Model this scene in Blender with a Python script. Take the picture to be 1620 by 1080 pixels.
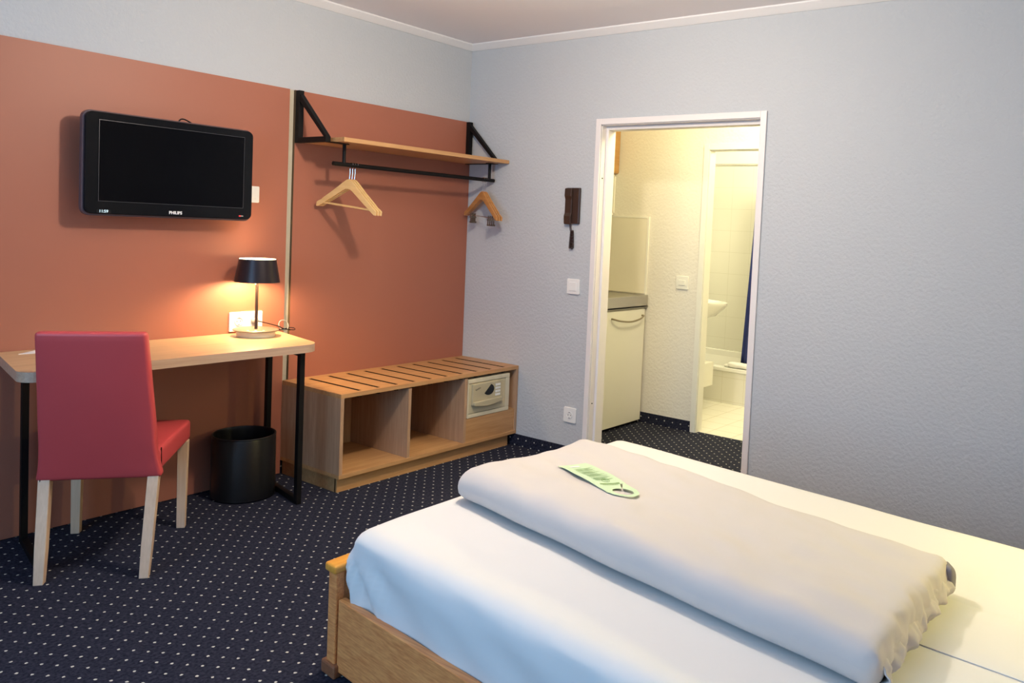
import bpy, bmesh, math, random
from mathutils import Vector, Matrix, noise, Euler

for o in list(bpy.data.objects):
    bpy.data.objects.remove(o)
SC = bpy.context.scene
COL = SC.collection
PI = math.pi
random.seed(7)

# ------------------------------------------------------------------ camera
cam_data = bpy.data.cameras.new('camera')
cam = bpy.data.objects.new('camera', cam_data)
COL.objects.link(cam)
SC.camera = cam
F_PX, PX, PY = 1299.35, 943.0, 426.5
cam_data.sensor_fit = 'HORIZONTAL'
cam_data.sensor_width = 36.0
cam_data.lens = F_PX / 1620 * 36
cam_data.shift_x = (810 - PX) / 1620
cam_data.shift_y = (PY - 540) / 1620
cam_data.clip_start = 0.02
yaw, pitch, roll = math.radians(-54.471), math.radians(-2.8426), math.radians(2.6406)
fwd = Vector((math.cos(pitch) * -math.sin(yaw), math.cos(pitch) * math.cos(yaw), math.sin(pitch)))
right = fwd.cross(Vector((0, 0, 1))).normalized()
up = right.cross(fwd)
r2 = right * math.cos(roll) + up * math.sin(roll)
u2 = -right * math.sin(roll) + up * math.cos(roll)
M = Matrix((r2, u2, -fwd)).transposed().to_4x4()
M.translation = Vector((-4.002, -3.9578, 1.4171))
cam.matrix_world = M

# ------------------------------------------------------------------ world, view
SC.view_settings.view_transform = 'Standard'
SC.view_settings.look = 'None'
SC.view_settings.gamma = 1.0
SC.view_settings.use_curve_mapping = False
SC.view_settings.exposure = 0.13
world = bpy.data.worlds.new('sky')
SC.world = world
world.use_nodes = True
wbg = world.node_tree.nodes['Background']
wbg.inputs[0].default_value = (0.42, 0.66, 1.0, 1)
wbg.inputs[1].default_value = 1.0

ROOM_X0, ROOM_Y0, CEIL = -5.3, -4.35, 2.60


def light(name, kind, loc, power, color, size=0.1, rot=None, size_y=None, spot=None):
    d = bpy.data.lights.new(name, kind)
    d.energy = power
    d.color = color
    if kind == 'AREA':
        d.size = size
        if size_y:
            d.shape = 'RECTANGLE'
            d.size_y = size_y
    else:
        d.shadow_soft_size = size
    if kind == 'SPOT':
        d.spot_size = spot
        d.spot_blend = 0.3
    o = bpy.data.objects.new(name, d)
    o.location = loc
    if rot:
        o.rotation_euler = rot
    COL.objects.link(o)
    return o


# daylight through the window behind and left of the camera
light('window_daylight', 'AREA', (ROOM_X0 - 0.04, -2.35, 1.5), 54, (0.34, 0.63, 1.0), 1.7, (0, -PI / 2, 0), 1.9)
# ceiling lamp of the bedroom
light('ceiling_lamp_light', 'POINT', (-1.70, -1.90, 2.36), 78, (1.0, 0.85, 0.68), 0.06)
# reading lamp on the headboard wall
light('reading_lamp_light', 'SPOT', (-1.0, -4.16, 1.20), 42, (1.0, 0.86, 0.28), 0.04, Vector((-.45, .72, -.74)).to_track_quat('-Z', 'Y').to_euler(), spot=math.radians(85))
# hall and bathroom ceiling lamps
light('hall_lamp_light', 'POINT', (0.45, -1.75, 2.30), 38, (1.0, 0.86, 0.50), 0.14)
light('bathroom_lamp_light', 'POINT', (1.9, -1.4, 2.25), 48, (1.0, 0.92, 0.62), 0.10)
# desk lamp bulb, inside the shade
light('desk_lamp_light', 'POINT', (-1.628, -0.165, 1.108), 18, (1.0, 0.70, 0.38), 0.03)


# ------------------------------------------------------------------ materials
def mat(name, color, rough=0.6, metal=0.0, spec=0.5, coat=0.0, emit=None, estr=0.0, bump=None, var=None, sheen=0.0):
    """bump=(scale, strength, distance, detail); var=(scale, amount)"""
    m = bpy.data.materials.new(name)
    m.use_nodes = True
    nt = m.node_tree
    b = nt.nodes['Principled BSDF']
    b.inputs['Base Color'].default_value = (*color, 1)
    b.inputs['Roughness'].default_value = rough
    b.inputs['Metallic'].default_value = metal
    b.inputs['Specular IOR Level'].default_value = spec
    b.inputs['Coat Weight'].default_value = coat
    if sheen:
        b.inputs['Sheen Weight'].default_value = sheen
    if emit:
        b.inputs['Emission Color'].default_value = (*emit, 1)
        b.inputs['Emission Strength'].default_value = estr
    tc = nt.nodes.new('ShaderNodeTexCoord')
    if bump:
        n = nt.nodes.new('ShaderNodeTexNoise')
        n.inputs['Scale'].default_value = bump[0]
        n.inputs['Detail'].default_value = bump[3]
        nt.links.new(tc.outputs['Object'], n.inputs['Vector'])
        bp = nt.nodes.new('ShaderNodeBump')
        bp.inputs['Strength'].default_value = bump[1]
        bp.inputs['Distance'].default_value = bump[2]
        nt.links.new(n.outputs['Fac'], bp.inputs['Height'])
        nt.links.new(bp.outputs['Normal'], b.inputs['Normal'])
    if var:
        n2 = nt.nodes.new('ShaderNodeTexNoise')
        n2.inputs['Scale'].default_value = var[0]
        n2.inputs['Detail'].default_value = 3
        nt.links.new(tc.outputs['Object'], n2.inputs['Vector'])
        mx = nt.nodes.new('ShaderNodeMix')
        mx.data_type = 'RGBA'
        mx.inputs[6].default_value = (*[c * (1 - var[1]) for c in color], 1)
        mx.inputs[7].default_value = (*[min(1, c * (1 + var[1])) for c in color], 1)
        nt.links.new(n2.outputs['Fac'], mx.inputs[0])
        nt.links.new(mx.outputs[2], b.inputs['Base Color'])
    return m


def wood(name, c1, c2, axis='x', scale=1.0, rough=0.45, streak=14.0, coarse=0.35):
    m = bpy.data.materials.new(name)
    m.use_nodes = True
    nt = m.node_tree
    b = nt.nodes['Principled BSDF']
    b.inputs['Roughness'].default_value = rough
    tc = nt.nodes.new('ShaderNodeTexCoord')
    mp = nt.nodes.new('ShaderNodeMapping')
    s = [streak * scale] * 3
    s['xyz'.index(axis)] = 0.8 * scale
    mp.inputs['Scale'].default_value = s
    nt.links.new(tc.outputs['Object'], mp.inputs['Vector'])
    n = nt.nodes.new('ShaderNodeTexNoise')
    n.inputs['Scale'].default_value = 2.2
    n.inputs['Detail'].default_value = 5
    n.inputs['Roughness'].default_value = 0.6
    n.inputs['Distortion'].default_value = 0.6
    nt.links.new(mp.outputs[0], n.inputs['Vector'])
    n2 = nt.nodes.new('ShaderNodeTexNoise')
    n2.inputs['Scale'].default_value = 11
    n2.inputs['Detail'].default_value = 3
    nt.links.new(mp.outputs[0], n2.inputs['Vector'])
    ad = nt.nodes.new('ShaderNodeMix')
    ad.data_type = 'FLOAT'
    ad.inputs[0].default_value = coarse
    nt.links.new(n.outputs['Fac'], ad.inputs[2])
    nt.links.new(n2.outputs['Fac'], ad.inputs[3])
    r = nt.nodes.new('ShaderNodeValToRGB')
    r.color_ramp.elements[0].position = 0.36
    r.color_ramp.elements[0].color = (*c1, 1)
    r.color_ramp.elements[1].position = 0.66
    r.color_ramp.elements[1].color = (*c2, 1)
    nt.links.new(ad.outputs[0], r.inputs[0])
    nt.links.new(r.outputs[0], b.inputs['Base Color'])
    return m


def vmath(nt, op, a, b=None):
    n = nt.nodes.new('ShaderNodeMath')
    n.operation = op
    for i, v in enumerate((a, b)):
        if v is None:
            continue
        if isinstance(v, (int, float)):
            n.inputs[i].default_value = v
        else:
            nt.links.new(v, n.inputs[i])
    return n.outputs[0]


def carpet(name, plane='xy'):
    """navy carpet with a lattice of small cream dots"""
    m = bpy.data.materials.new(name)
    m.use_nodes = True
    nt = m.node_tree
    b = nt.nodes['Principled BSDF']
    b.inputs['Roughness'].default_value = 0.95
    b.inputs['Specular IOR Level'].default_value = 0.15
    tc = nt.nodes.new('ShaderNodeTexCoord')
    sp = nt.nodes.new('ShaderNodeSeparateXYZ')
    nt.links.new(tc.outputs['Object'], sp.inputs[0])
    ax, ay = {'xy': (0, 1), 'xz': (0, 2), 'yz': (1, 2)}[plane]
    X, Y = sp.outputs[ax], sp.outputs[ay]
    a = (0.041, 0.042)
    c = (0.0265, -0.0415)
    det = a[0] * c[1] - a[1] * c[0]
    iu = (c[1] / det, -c[0] / det)
    iv = (-a[1] / det, a[0] / det)
    U = vmath(nt, 'ADD', vmath(nt, 'MULTIPLY', X, iu[0]), vmath(nt, 'MULTIPLY', Y, iu[1]))
    V = vmath(nt, 'ADD', vmath(nt, 'MULTIPLY', X, iv[0]), vmath(nt, 'MULTIPLY', Y, iv[1]))
    U = vmath(nt, 'ADD', U, 1000.2)
    V = vmath(nt, 'ADD', V, 1000.4)
    fu = vmath(nt, 'SUBTRACT', vmath(nt, 'FRACT', U), 0.5)
    fv = vmath(nt, 'SUBTRACT', vmath(nt, 'FRACT', V), 0.5)
    dx = vmath(nt, 'ADD', vmath(nt, 'MULTIPLY', fu, a[0]), vmath(nt, 'MULTIPLY', fv, c[0]))
    dy = vmath(nt, 'ADD', vmath(nt, 'MULTIPLY', fu, a[1]), vmath(nt, 'MULTIPLY', fv, c[1]))
    d2 = vmath(nt, 'ADD', vmath(nt, 'MULTIPLY', dx, dx), vmath(nt, 'MULTIPLY', dy, dy))
    dist = vmath(nt, 'SQRT', d2)
    n = nt.nodes.new('ShaderNodeTexNoise')
    n.inputs['Scale'].default_value = 260
    n.inputs['Detail'].default_value = 1
    nt.links.new(tc.outputs['Object'], n.inputs['Vector'])
    dist = vmath(nt, 'ADD', dist, vmath(nt, 'MULTIPLY', vmath(nt, 'SUBTRACT', n.outputs['Fac'], 0.5), 0.006))
    mask = vmath(nt, 'LESS_THAN', dist, 0.0046)
    mot = nt.nodes.new('ShaderNodeTexNoise')
    mot.inputs['Scale'].default_value = 90
    mot.inputs['Detail'].default_value = 4
    nt.links.new(tc.outputs['Object'], mot.inputs['Vector'])
    r = nt.nodes.new('ShaderNodeValToRGB')
    r.color_ramp.elements[0].position = 0.3
    r.color_ramp.elements[0].color = (0.005, 0.006, 0.015, 1)
    r.color_ramp.elements[1].position = 0.7
    r.color_ramp.elements[1].color = (0.032, 0.034, 0.056, 1)
    nt.links.new(mot.outputs['Fac'], r.inputs[0])
    mx = nt.nodes.new('ShaderNodeMix')
    mx.data_type = 'RGBA'
    nt.links.new(mask, mx.inputs[0])
    nt.links.new(r.outputs[0], mx.inputs[6])
    mx.inputs[7].default_value = (0.60, 0.58, 0.50, 1)
    nt.links.new(mx.outputs[2], b.inputs['Base Color'])
    bp = nt.nodes.new('ShaderNodeBump')
    bp.inputs['Strength'].default_value = 0.5
    bp.inputs['Distance'].default_value = 0.003
    n3 = nt.nodes.new('ShaderNodeTexNoise')
    n3.inputs['Scale'].default_value = 400
    nt.links.new(tc.outputs['Object'], n3.inputs['Vector'])
    nt.links.new(n3.outputs['Fac'], bp.inputs['Height'])
    nt.links.new(bp.outputs['Normal'], b.inputs['Normal'])
    return m


def tiles(name, ax, size, color, grout, off=(0, 0), rot=0.0, w=0.012, rough=0.25):
    m = bpy.data.materials.new(name)
    m.use_nodes = True
    nt = m.node_tree
    b = nt.nodes['Principled BSDF']
    b.inputs['Roughness'].default_value = rough
    tc = nt.nodes.new('ShaderNodeTexCoord')
    sp = nt.nodes.new('ShaderNodeSeparateXYZ')
    nt.links.new(tc.outputs['Object'], sp.inputs[0])
    X, Y = sp.outputs['xyz'.index(ax[0])], sp.outputs['xyz'.index(ax[1])]
    cr, sr = math.cos(rot), math.sin(rot)
    X, Y = (vmath(nt, 'ADD', vmath(nt, 'MULTIPLY', X, cr), vmath(nt, 'MULTIPLY', Y, sr)),
            vmath(nt, 'ADD', vmath(nt, 'MULTIPLY', X, -sr), vmath(nt, 'MULTIPLY', Y, cr)))
    ms = []
    for v, o in ((X, off[0]), (Y, off[1])):
        f = vmath(nt, 'FRACT', vmath(nt, 'ADD', vmath(nt, 'DIVIDE', vmath(nt, 'SUBTRACT', v, o), size), 100.0))
        ms.append(vmath(nt, 'LESS_THAN', f, w))
    g = vmath(nt, 'MAXIMUM', ms[0], ms[1])
    mx = nt.nodes.new('ShaderNodeMix')
    mx.data_type = 'RGBA'
    nt.links.new(g, mx.inputs[0])
    mx.inputs[6].default_value = (*color, 1)
    mx.inputs[7].default_value = (*grout, 1)
    nt.links.new(mx.outputs[2], b.inputs['Base Color'])
    return m


M_WALL = mat('wall_paint_blue_grey', (0.505, 0.530, 0.552), 0.9, spec=0.2, bump=(60, 0.6, 0.006, 2))
M_CEIL = mat('ceiling_paint', (0.90, 0.86, 0.86), 0.95, spec=0.1, bump=(60, 0.2, 0.003, 2))
M_COVE = mat('cove_white', (0.80, 0.79, 0.78), 0.7)
M_HALLWALL = mat('hall_roughcast', (0.78, 0.74, 0.64), 0.9, spec=0.2, bump=(60, 0.5, 0.006, 3))
M_PLASTER = mat('white_plaster', (0.85, 0.84, 0.80), 0.9)
M_PANEL = mat('terracotta_panel', (0.365, 0.132, 0.082), 0.48, spec=0.4, bump=(500, 0.08, 0.001, 2))
M_PANELEDGE = mat('terracotta_panel_edge', (0.10, 0.06, 0.025), 0.7)
M_WHITELACQ = mat('white_lacquer', (0.80, 0.76, 0.74), 0.4)
M_WARMLACQ = mat('cream_lacquer', (0.82, 0.80, 0.70), 0.4)
M_CARPET = carpet('navy_dotted_carpet', 'xy')
M_CARPET_YZ = carpet('navy_dotted_carpet_skirting', 'yz')
M_CARPET_XZ = carpet('navy_dotted_carpet_skirting_x', 'xz')
M_BLACKMETAL = mat('black_powder_coat', (0.005, 0.004, 0.004), 0.55, spec=0.2)
M_BLACKPL = mat('black_plastic', (0.008, 0.008, 0.010), 0.18, spec=0.5)
M_BEZEL = mat('gloss_black_bezel', (0.004, 0.004, 0.005), 0.10, spec=0.25)
M_SCREEN = mat('dark_screen', (0.002, 0.002, 0.003), 0.10, spec=0.12)
M_CLEARRIM = mat('smoky_rim', (0.10, 0.07, 0.08), 0.15)
M_WHITEPL = mat('white_plastic', (0.82, 0.82, 0.79), 0.35)
M_GREYPL = mat('grey_plastic', (0.35, 0.33, 0.30), 0.4)
M_GREYHOLE = mat('dark_recess', (0.05, 0.045, 0.04), 0.7)
M_DESK = wood('light_oak_laminate', (0.52, 0.33, 0.17), (0.66, 0.46, 0.26), 'x', 1.0, 0.35, 16)
M_DESKEDGE = wood('light_oak_edge', (0.44, 0.29, 0.20), (0.56, 0.39, 0.27), 'x', 1.0, 0.45, 30)
M_BENCH = wood('oak_laminate_x', (0.44, 0.22, 0.082), (0.58, 0.33, 0.145), 'x', 1.0, 0.42, 16)
M_BENCHV = wood('oak_laminate_z', (0.38, 0.22, 0.125), (0.52, 0.33, 0.20), 'z', 1.0, 0.45, 16)
M_SLOT = mat('slot_dark', (0.008, 0.003, 0.003), 0.9, spec=.1)
M_BEDWOOD = wood('bed_oak', (0.60, 0.20, 0.060), (0.86, 0.38, 0.125), 'y', 0.8, 0.42, 22, 0.6)
M_BEDCAP = wood('bed_cap_beech', (0.66, 0.27, 0.035), (0.78, 0.36, 0.055), 'x', 1.0, 0.3, 8)
M_BEDFOOT = wood('bed_foot_dark', (0.20, 0.075, 0.035), (0.32, 0.13, 0.06), 'x', 0.8, 0.4, 8)
M_LEGWOOD = wood('pale_beech', (0.56, 0.38, 0.25), (0.68, 0.49, 0.34), 'z', 1.0, 0.45, 12)
M_HANGW = wood('hanger_maple', (0.66, 0.42, 0.17), (0.74, 0.50, 0.22), 'y', 2.0, 0.35, 8)
M_HANGD = wood('hanger_cherry', (0.45, 0.19, 0.05), (0.56, 0.27, 0.09), 'y', 2.0, 0.3, 8)
M_CABWOOD = wood('upper_cabinet_beech', (0.50, 0.26, 0.08), (0.64, 0.36, 0.12), 'x', 2.0, 0.4, 8)
M_CHROME = mat('chrome', (0.75, 0.75, 0.76), 0.15, metal=1.0)
M_CLIP = mat('dark_clip_metal', (0.22, 0.19, 0.15), 0.3, metal=0.9)
M_STEEL = mat('brushed_steel', (0.48, 0.46, 0.42), 0.32, metal=0.9)
M_RED = mat('red_leatherette', (0.56, 0.070, 0.075), 0.42, spec=0.45, bump=(420, 0.12, 0.0008, 2))
M_BIN = mat('black_bin_plastic', (0.006, 0.006, 0.007), 0.35)
M_SHEET = mat('white_sheet', (0.71, 0.705, 0.685), 0.85, sheen=0.1, bump=(6, 0.10, 0.02, 3))
M_DUVET = mat('ivory_duvet', (0.55, 0.515, 0.49), 0.85, sheen=0.15, bump=(5, 0.22, 0.02, 4))
M_DUVETIN = mat('dark_grey_opening', (0.20, 0.19, 0.22), 0.9)
M_TAG = mat('mint_card', (0.52, 0.68, 0.44), 0.6)
M_TAGPRINT = mat('green_print', (0.34, 0.50, 0.26), 0.7)
M_TAGDARK = mat('dark_green_print', (0.16, 0.30, 0.06), 0.7)
M_BROWN = mat('brown_intercom_plastic', (0.040, 0.020, 0.013), 0.35)
M_SAFE = mat('safe_cream_paint', (0.66, 0.60, 0.43), 0.5, bump=(700, 0.1, 0.001, 2))
M_SAFEDOOR = mat('safe_door_beige', (0.60, 0.53, 0.34), 0.4)
M_SAFEPAD = mat('safe_keypad_unit', (0.48, 0.42, 0.27), 0.35)
M_DISPLAY = mat('black_display', (0.005, 0.005, 0.005), 0.15)
M_CERAMIC = mat('white_ceramic', (0.86, 0.85, 0.80), 0.12)
M_CURTAIN = mat('navy_curtain', (0.018, 0.030, 0.14), 0.8)
M_TOWEL = mat('white_towel', (0.85, 0.84, 0.80), 0.95, bump=(200, 0.5, 0.004, 2))
M_PAPER = mat('white_paper', (0.85, 0.85, 0.85), 0.6)
M_LED = mat('lamp_ring_glow', (1, 0.9, 0.7), 0.4, emit=(1.0, 0.78, 0.45), estr=6.0)
M_SHADEIN = mat('shade_inside_white', (0.85, 0.80, 0.70), 0.5)
M_LAMPBASE = mat('lamp_base_taupe', (0.20, 0.165, 0.12), 0.4, metal=0.3)
M_LAMPPOLE = mat('lamp_pole_bronze', (0.09, 0.06, 0.045), 0.3, metal=0.6)
M_LAMPBODY = mat('lamp_foot_cream', (0.62, 0.60, 0.48), 0.4)
M_LAMPSHADE = mat('lamp_shade_dark_metal', (0.020, 0.013, 0.016), 0.32, metal=0.3)
M_REDLED = mat('standby_led', (0.8, 0.02, 0.02), 0.4, emit=(1.0, 0.05, 0.05), estr=1.2)
M_CLOCK = mat('clock_digits', (0.6, 0.8, 0.85), 0.4, emit=(0.6, 0.8, 0.9), estr=0.7)
M_SILVER = mat('silver_print', (0.80, 0.80, 0.80), 0.35)
M_FLOORTILE = tiles('bath_floor_tiles', 'xy', 0.20, (0.80, 0.77, 0.66), (0.60, 0.55, 0.40), (1.14, -1.471), 0.0, 0.025)
M_WALLTILE = tiles('bath_wall_tiles', 'yz', 0.199, (0.74, 0.73, 0.66), (0.60, 0.59, 0.50), (-0.537, 0.062), 0.0, 0.012, 0.35)
M_WALLTILEX = tiles('bath_wall_tiles_x', 'xz', 0.199, (0.74, 0.73, 0.66), (0.60, 0.59, 0.50), (0.1, 0.062), 0.0, 0.012, 0.35)
M_TUBTILE = tiles('bath_tub_tiles', 'yz', 0.20, (0.78, 0.76, 0.68), (0.62, 0.58, 0.45), (-0.86, 0.02), 0.0, 0.012, 0.3)
M_GLASS = mat('lamp_opal_glass', (0.9, 0.9, 0.88), 0.3)


# ------------------------------------------------------------------ mesh builder
class MB:
    def __init__(s):
        s.v, s.f, s.mi = [], [], []

    def add(s, vs, fs, mi=0):
        n = len(s.v)
        s.v += [Vector(p) for p in vs]
        s.f += [tuple(i + n for i in f) for f in fs]
        s.mi += [mi] * len(fs)
        return s

    def box(s, x0, x1, y0, y1, z0, z1, mi=0):
        return s.add([(x, y, z) for z in (z0, z1) for y in (y0, y1) for x in (x0, x1)],
                     [(0, 2, 3, 1), (4, 5, 7, 6), (0, 1, 5, 4), (1, 3, 7, 5), (3, 2, 6, 7), (2, 0, 4, 6)], mi)

    def prism(s, poly, axis, a0, a1, mi=0):
        """poly: 2D outline in the two other axes (order xyz minus axis)"""
        k = 'xyz'.index(axis)

        def P(p, a):
            q = list(p)
            q.insert(k, a)
            return q
        n = len(poly)
        vs = [P(p, a0) for p in poly] + [P(p, a1) for p in poly]
        fs = [tuple(range(n)), tuple(range(2 * n - 1, n - 1, -1))]
        fs += [(i, (i + 1) % n, n + (i + 1) % n, n + i) for i in range(n)]
        return s.add(vs, fs, mi)

    def tube(s, path, r, n=10, mi=0, closed=False):
        path = [Vector(p) for p in path]
        rings = []
        prev = None
        L = len(path)
        for i, p in enumerate(path):
            if closed:
                t = path[(i + 1) % L] - path[i - 1]
            else:
                t = path[min(i + 1, L - 1)] - path[max(i - 1, 0)]
            t.normalize()
            if prev is None:
                a = Vector((0, 0, 1)) if abs(t.z) < 0.9 else Vector((1, 0, 0))
                u = t.cross(a).normalized()
            else:
                u = (prev - t * prev.dot(t)).normalized()
            prev = u
            w = t.cross(u)
            rr = r[i] if isinstance(r, (list, tuple)) else r
            rings.append([p + (u * math.cos(2 * PI * j / n) + w * math.sin(2 * PI * j / n)) * rr for j in range(n)])
        vs = [q for rg in rings for q in rg]
        fs = []
        m = L if closed else L - 1
        for i in range(m):
            for j in range(n):
                a = i * n + j
                b = i * n + (j + 1) % n
                i2 = (i + 1) % L
                fs.append((a, b, i2 * n + (j + 1) % n, i2 * n + j))
        if not closed:
            fs.append(tuple(range(n - 1, -1, -1)))
            fs.append(tuple((L - 1) * n + j for j in range(n)))
        return s.add(vs, fs, mi)

    def lathe(s, prof, c, n=40, mi=0, cap=True):
        """prof: list of (r, z)"""
        vs = [(c[0] + r * math.cos(2 * PI * j / n), c[1] + r * math.sin(2 * PI * j / n), c[2] + z) for r, z in prof for j in range(n)]
        fs = []
        for i in range(len(prof) - 1):
            for j in range(n):
                fs.append((i * n + j, i * n + (j + 1) % n, (i + 1) * n + (j + 1) % n, (i + 1) * n + j))
        if cap:
            fs.append(tuple(range(n - 1, -1, -1)))
            fs.append(tuple((len(prof) - 1) * n + j for j in range(n)))
        return s.add(vs, fs, mi)

    def rbox(s, x0, x1, y0, y1, z0, z1, r, div=(10, 10, 4), fn=None, mi=0):
        """box with rounded edges (radii r, scalar or triple) on a subdivided surface, fn deforms points"""
        rx, ry, rz = (r, r, r) if isinstance(r, (int, float)) else r
        lo, hi, rad = (x0, y0, z0), (x1, y1, z1), (rx, ry, rz)
        vs, idx, fs = [], {}, []

        def coords(a, b, rr, n):
            k = 4
            e = [a + rr * (1 - math.cos(PI / 2 * i / k)) for i in range(k)]
            mdl = [a + rr + (b - a - 2 * rr) * i / n for i in range(n + 1)]
            return e + mdl + [b - (q - a) for q in reversed(e)]
        cs = [coords(lo[i], hi[i], rad[i], div[i]) for i in range(3)]
        N = [len(c) - 1 for c in cs]

        def vid(i, j, k):
            key = (i, j, k)
            if key not in idx:
                p = [cs[0][i], cs[1][j], cs[2][k]]
                inn = [min(max(p[a], lo[a] + rad[a]), hi[a] - rad[a]) for a in range(3)]
                d = Vector([(p[a] - inn[a]) / rad[a] if rad[a] > 0 else 0 for a in range(3)])
                if d.length > 1e-9:
                    mxx = max(abs(q) for q in d)
                    d = d.normalized() * mxx
                q = Vector([inn[a] + d[a] * rad[a] for a in range(3)])
                if fn:
                    q = Vector(fn(q))
                idx[key] = len(vs)
                vs.append(q)
            return idx[key]
        for i in range(N[0]):
            for j in range(N[1]):
                fs.append((vid(i, j, 0), vid(i, j + 1, 0), vid(i + 1, j + 1, 0), vid(i + 1, j, 0)))
                fs.append((vid(i, j, N[2]), vid(i + 1, j, N[2]), vid(i + 1, j + 1, N[2]), vid(i, j + 1, N[2])))
        for i in range(N[0]):
            for k in range(N[2]):
                fs.append((vid(i, 0, k), vid(i + 1, 0, k), vid(i + 1, 0, k + 1), vid(i, 0, k + 1)))
                fs.append((vid(i, N[1], k), vid(i, N[1], k + 1), vid(i + 1, N[1], k + 1), vid(i + 1, N[1], k)))
        for j in range(N[1]):
            for k in range(N[2]):
                fs.append((vid(0, j, k), vid(0, j, k + 1), vid(0, j + 1, k + 1), vid(0, j + 1, k)))
                fs.append((vid(N[0], j, k), vid(N[0], j + 1, k), vid(N[0], j + 1, k + 1), vid(N[0], j, k + 1)))
        return s.add(vs, fs, mi)

    def xf(s, fn, start=0):
        for i in range(start, len(s.v)):
            s.v[i] = Vector(fn(s.v[i]))
        return s

    def build(s, name, mats, parent=None, smooth=False, bevel=0.0, local=False, seg=2, weld=False):
        me = bpy.data.meshes.new(name)
        off = Vector((0, 0, 0))
        if parent is not None and not local:
            off = Vector(parent.get('_base', parent.location)) if '_base' in parent else parent.location.copy()
            p = parent.parent
            while p is not None:
                off = off + p.location
                p = p.parent
        elif parent is None and not local:
            xs, ys, zs = zip(*[tuple(q) for q in s.v])
            off = Vector(((min(xs) + max(xs)) / 2, (min(ys) + max(ys)) / 2, min(zs)))
        me.from_pydata([tuple(q - off) for q in s.v], [], s.f)
        if not isinstance(mats, (list, tuple)):
            mats = [mats]
        for m in mats:
            me.materials.append(m)
        for p, k in zip(me.polygons, s.mi):
            p.material_index = k
            p.use_smooth = smooth
        bm = bmesh.new()
        bm.from_mesh(me)
        if weld:
            bmesh.ops.remove_doubles(bm, verts=bm.verts, dist=1e-5)
        bmesh.ops.recalc_face_normals(bm, faces=bm.faces)
        bm.to_mesh(me)
        bm.free()
        o = bpy.data.objects.new(name, me)
        COL.objects.link(o)
        if parent is not None:
            o.parent = parent
        elif not local:
            o.location = off
        if bevel:
            b = o.modifiers.new('bevel', 'BEVEL')
            b.width = bevel
            b.segments = seg
            b.limit_method = 'ANGLE'
            b.angle_limit = math.radians(40)
        if smooth and not bevel:
            pass
        return o


def thing(name, label, cat, loc, rotz=0.0, group=None):
    o = bpy.data.objects.new(name, None)
    COL.objects.link(o)
    o.empty_display_size = 0.05
    o.location = loc
    o.rotation_euler = (0, 0, rotz)
    o['label'] = label
    o['category'] = cat
    if group:
        o['group'] = group
    return o


def tag(o, label, cat, group=None):
    o['label'] = label
    o['category'] = cat
    if group:
        o['group'] = group
    return o


def struct(o):
    o['kind'] = 'structure'
    return o


def copy_tree(o, parent=None):
    c = o.copy()
    COL.objects.link(c)
    c.parent = parent
    for ch in list(o.children):
        copy_tree(ch, c)
    return c


def shade_auto(o, deg=35):
    me = o.data
    for p in me.polygons:
        p.use_smooth = True
    me.set_sharp_from_angle(angle=math.radians(deg))
    return o


def catmull(pts, n=8):
    pts = [Vector(p) for p in pts]
    out = []
    P = [pts[0]] + pts + [pts[-1]]
    for i in range(1, len(P) - 2):
        p0, p1, p2, p3 = P[i - 1], P[i], P[i + 1], P[i + 2]
        for k in range(n):
            t = k / n
            out.append(0.5 * ((2 * p1) + (-p0 + p2) * t + (2 * p0 - 5 * p1 + 4 * p2 - p3) * t * t + (-p0 + 3 * p1 - 3 * p2 + p3) * t ** 3))
    out.append(pts[-1])
    return out


def text_mb(body, size, place, extrude=0.0006, bold=0.0):
    """letters as a mesh; place(p) maps flat text coordinates (x right, y up, z out) to the room"""
    cu = bpy.data.curves.new('txt', 'FONT')
    cu.body = body
    cu.size = size
    cu.extrude = extrude
    cu.offset = bold
    cu.align_x = 'CENTER'
    cu.align_y = 'CENTER'
    ob = bpy.data.objects.new('txt', cu)
    COL.objects.link(ob)
    dg = bpy.context.evaluated_depsgraph_get()
    me = bpy.data.meshes.new_from_object(ob.evaluated_get(dg))
    mb = MB()
    mb.add([place(v.co) for v in me.vertices], [tuple(p.vertices) for p in me.polygons])
    bpy.data.objects.remove(ob)
    bpy.data.curves.remove(cu)
    bpy.data.meshes.remove(me)
    return mb


def rrect(x0, x1, y0, y1, r, n=6):
    out = []
    for cx, cy, a in ((x1 - r, y0 + r, -PI / 2), (x1 - r, y1 - r, 0), (x0 + r, y1 - r, PI / 2), (x0 + r, y0 + r, PI)):
        for k in range(n + 1):
            t = a + PI / 2 * k / n
            out.append((cx + r * math.cos(t), cy + r * math.sin(t)))
    return out


# ================================================================== ROOM SHELL
WT = 0.12                       # thickness of the wall with the doorway
HX = 1.155                      # far wall of the hall
DY0, DY1, DZ = -1.095, -2.115, 2.035   # clear opening of the doorway
BY0, BY1, BZ = -1.21, -2.03, 2.005     # clear opening of the bathroom door
HB = 2.60
struct(MB().box(ROOM_X0 - .1, WT / 2, ROOM_Y0 - .1, 0.1, -0.08, 0).box(WT / 2, HX + .04, -2.75, 0.1, -0.08, 0).build('floor', M_CARPET, local=True))
struct(MB().box(HX + .04, 3.0, -2.75, 0.1, -0.08, 0.001).build('floor_bathroom', M_FLOORTILE, local=True))
struct(MB().box(ROOM_X0 - .1, 0.0, ROOM_Y0 - .1, 0.1, CEIL, CEIL + .1).build('ceiling', M_CEIL, local=True))
struct(MB().box(0.0, 3.0, -2.75, 0.1, HB, HB + .1).build('ceiling_hall', M_PLASTER, local=True))
struct(MB().box(ROOM_X0 - .1, 0.0, 0, 0.1, 0, CEIL).build('wall_left', M_WALL, local=True))
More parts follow.
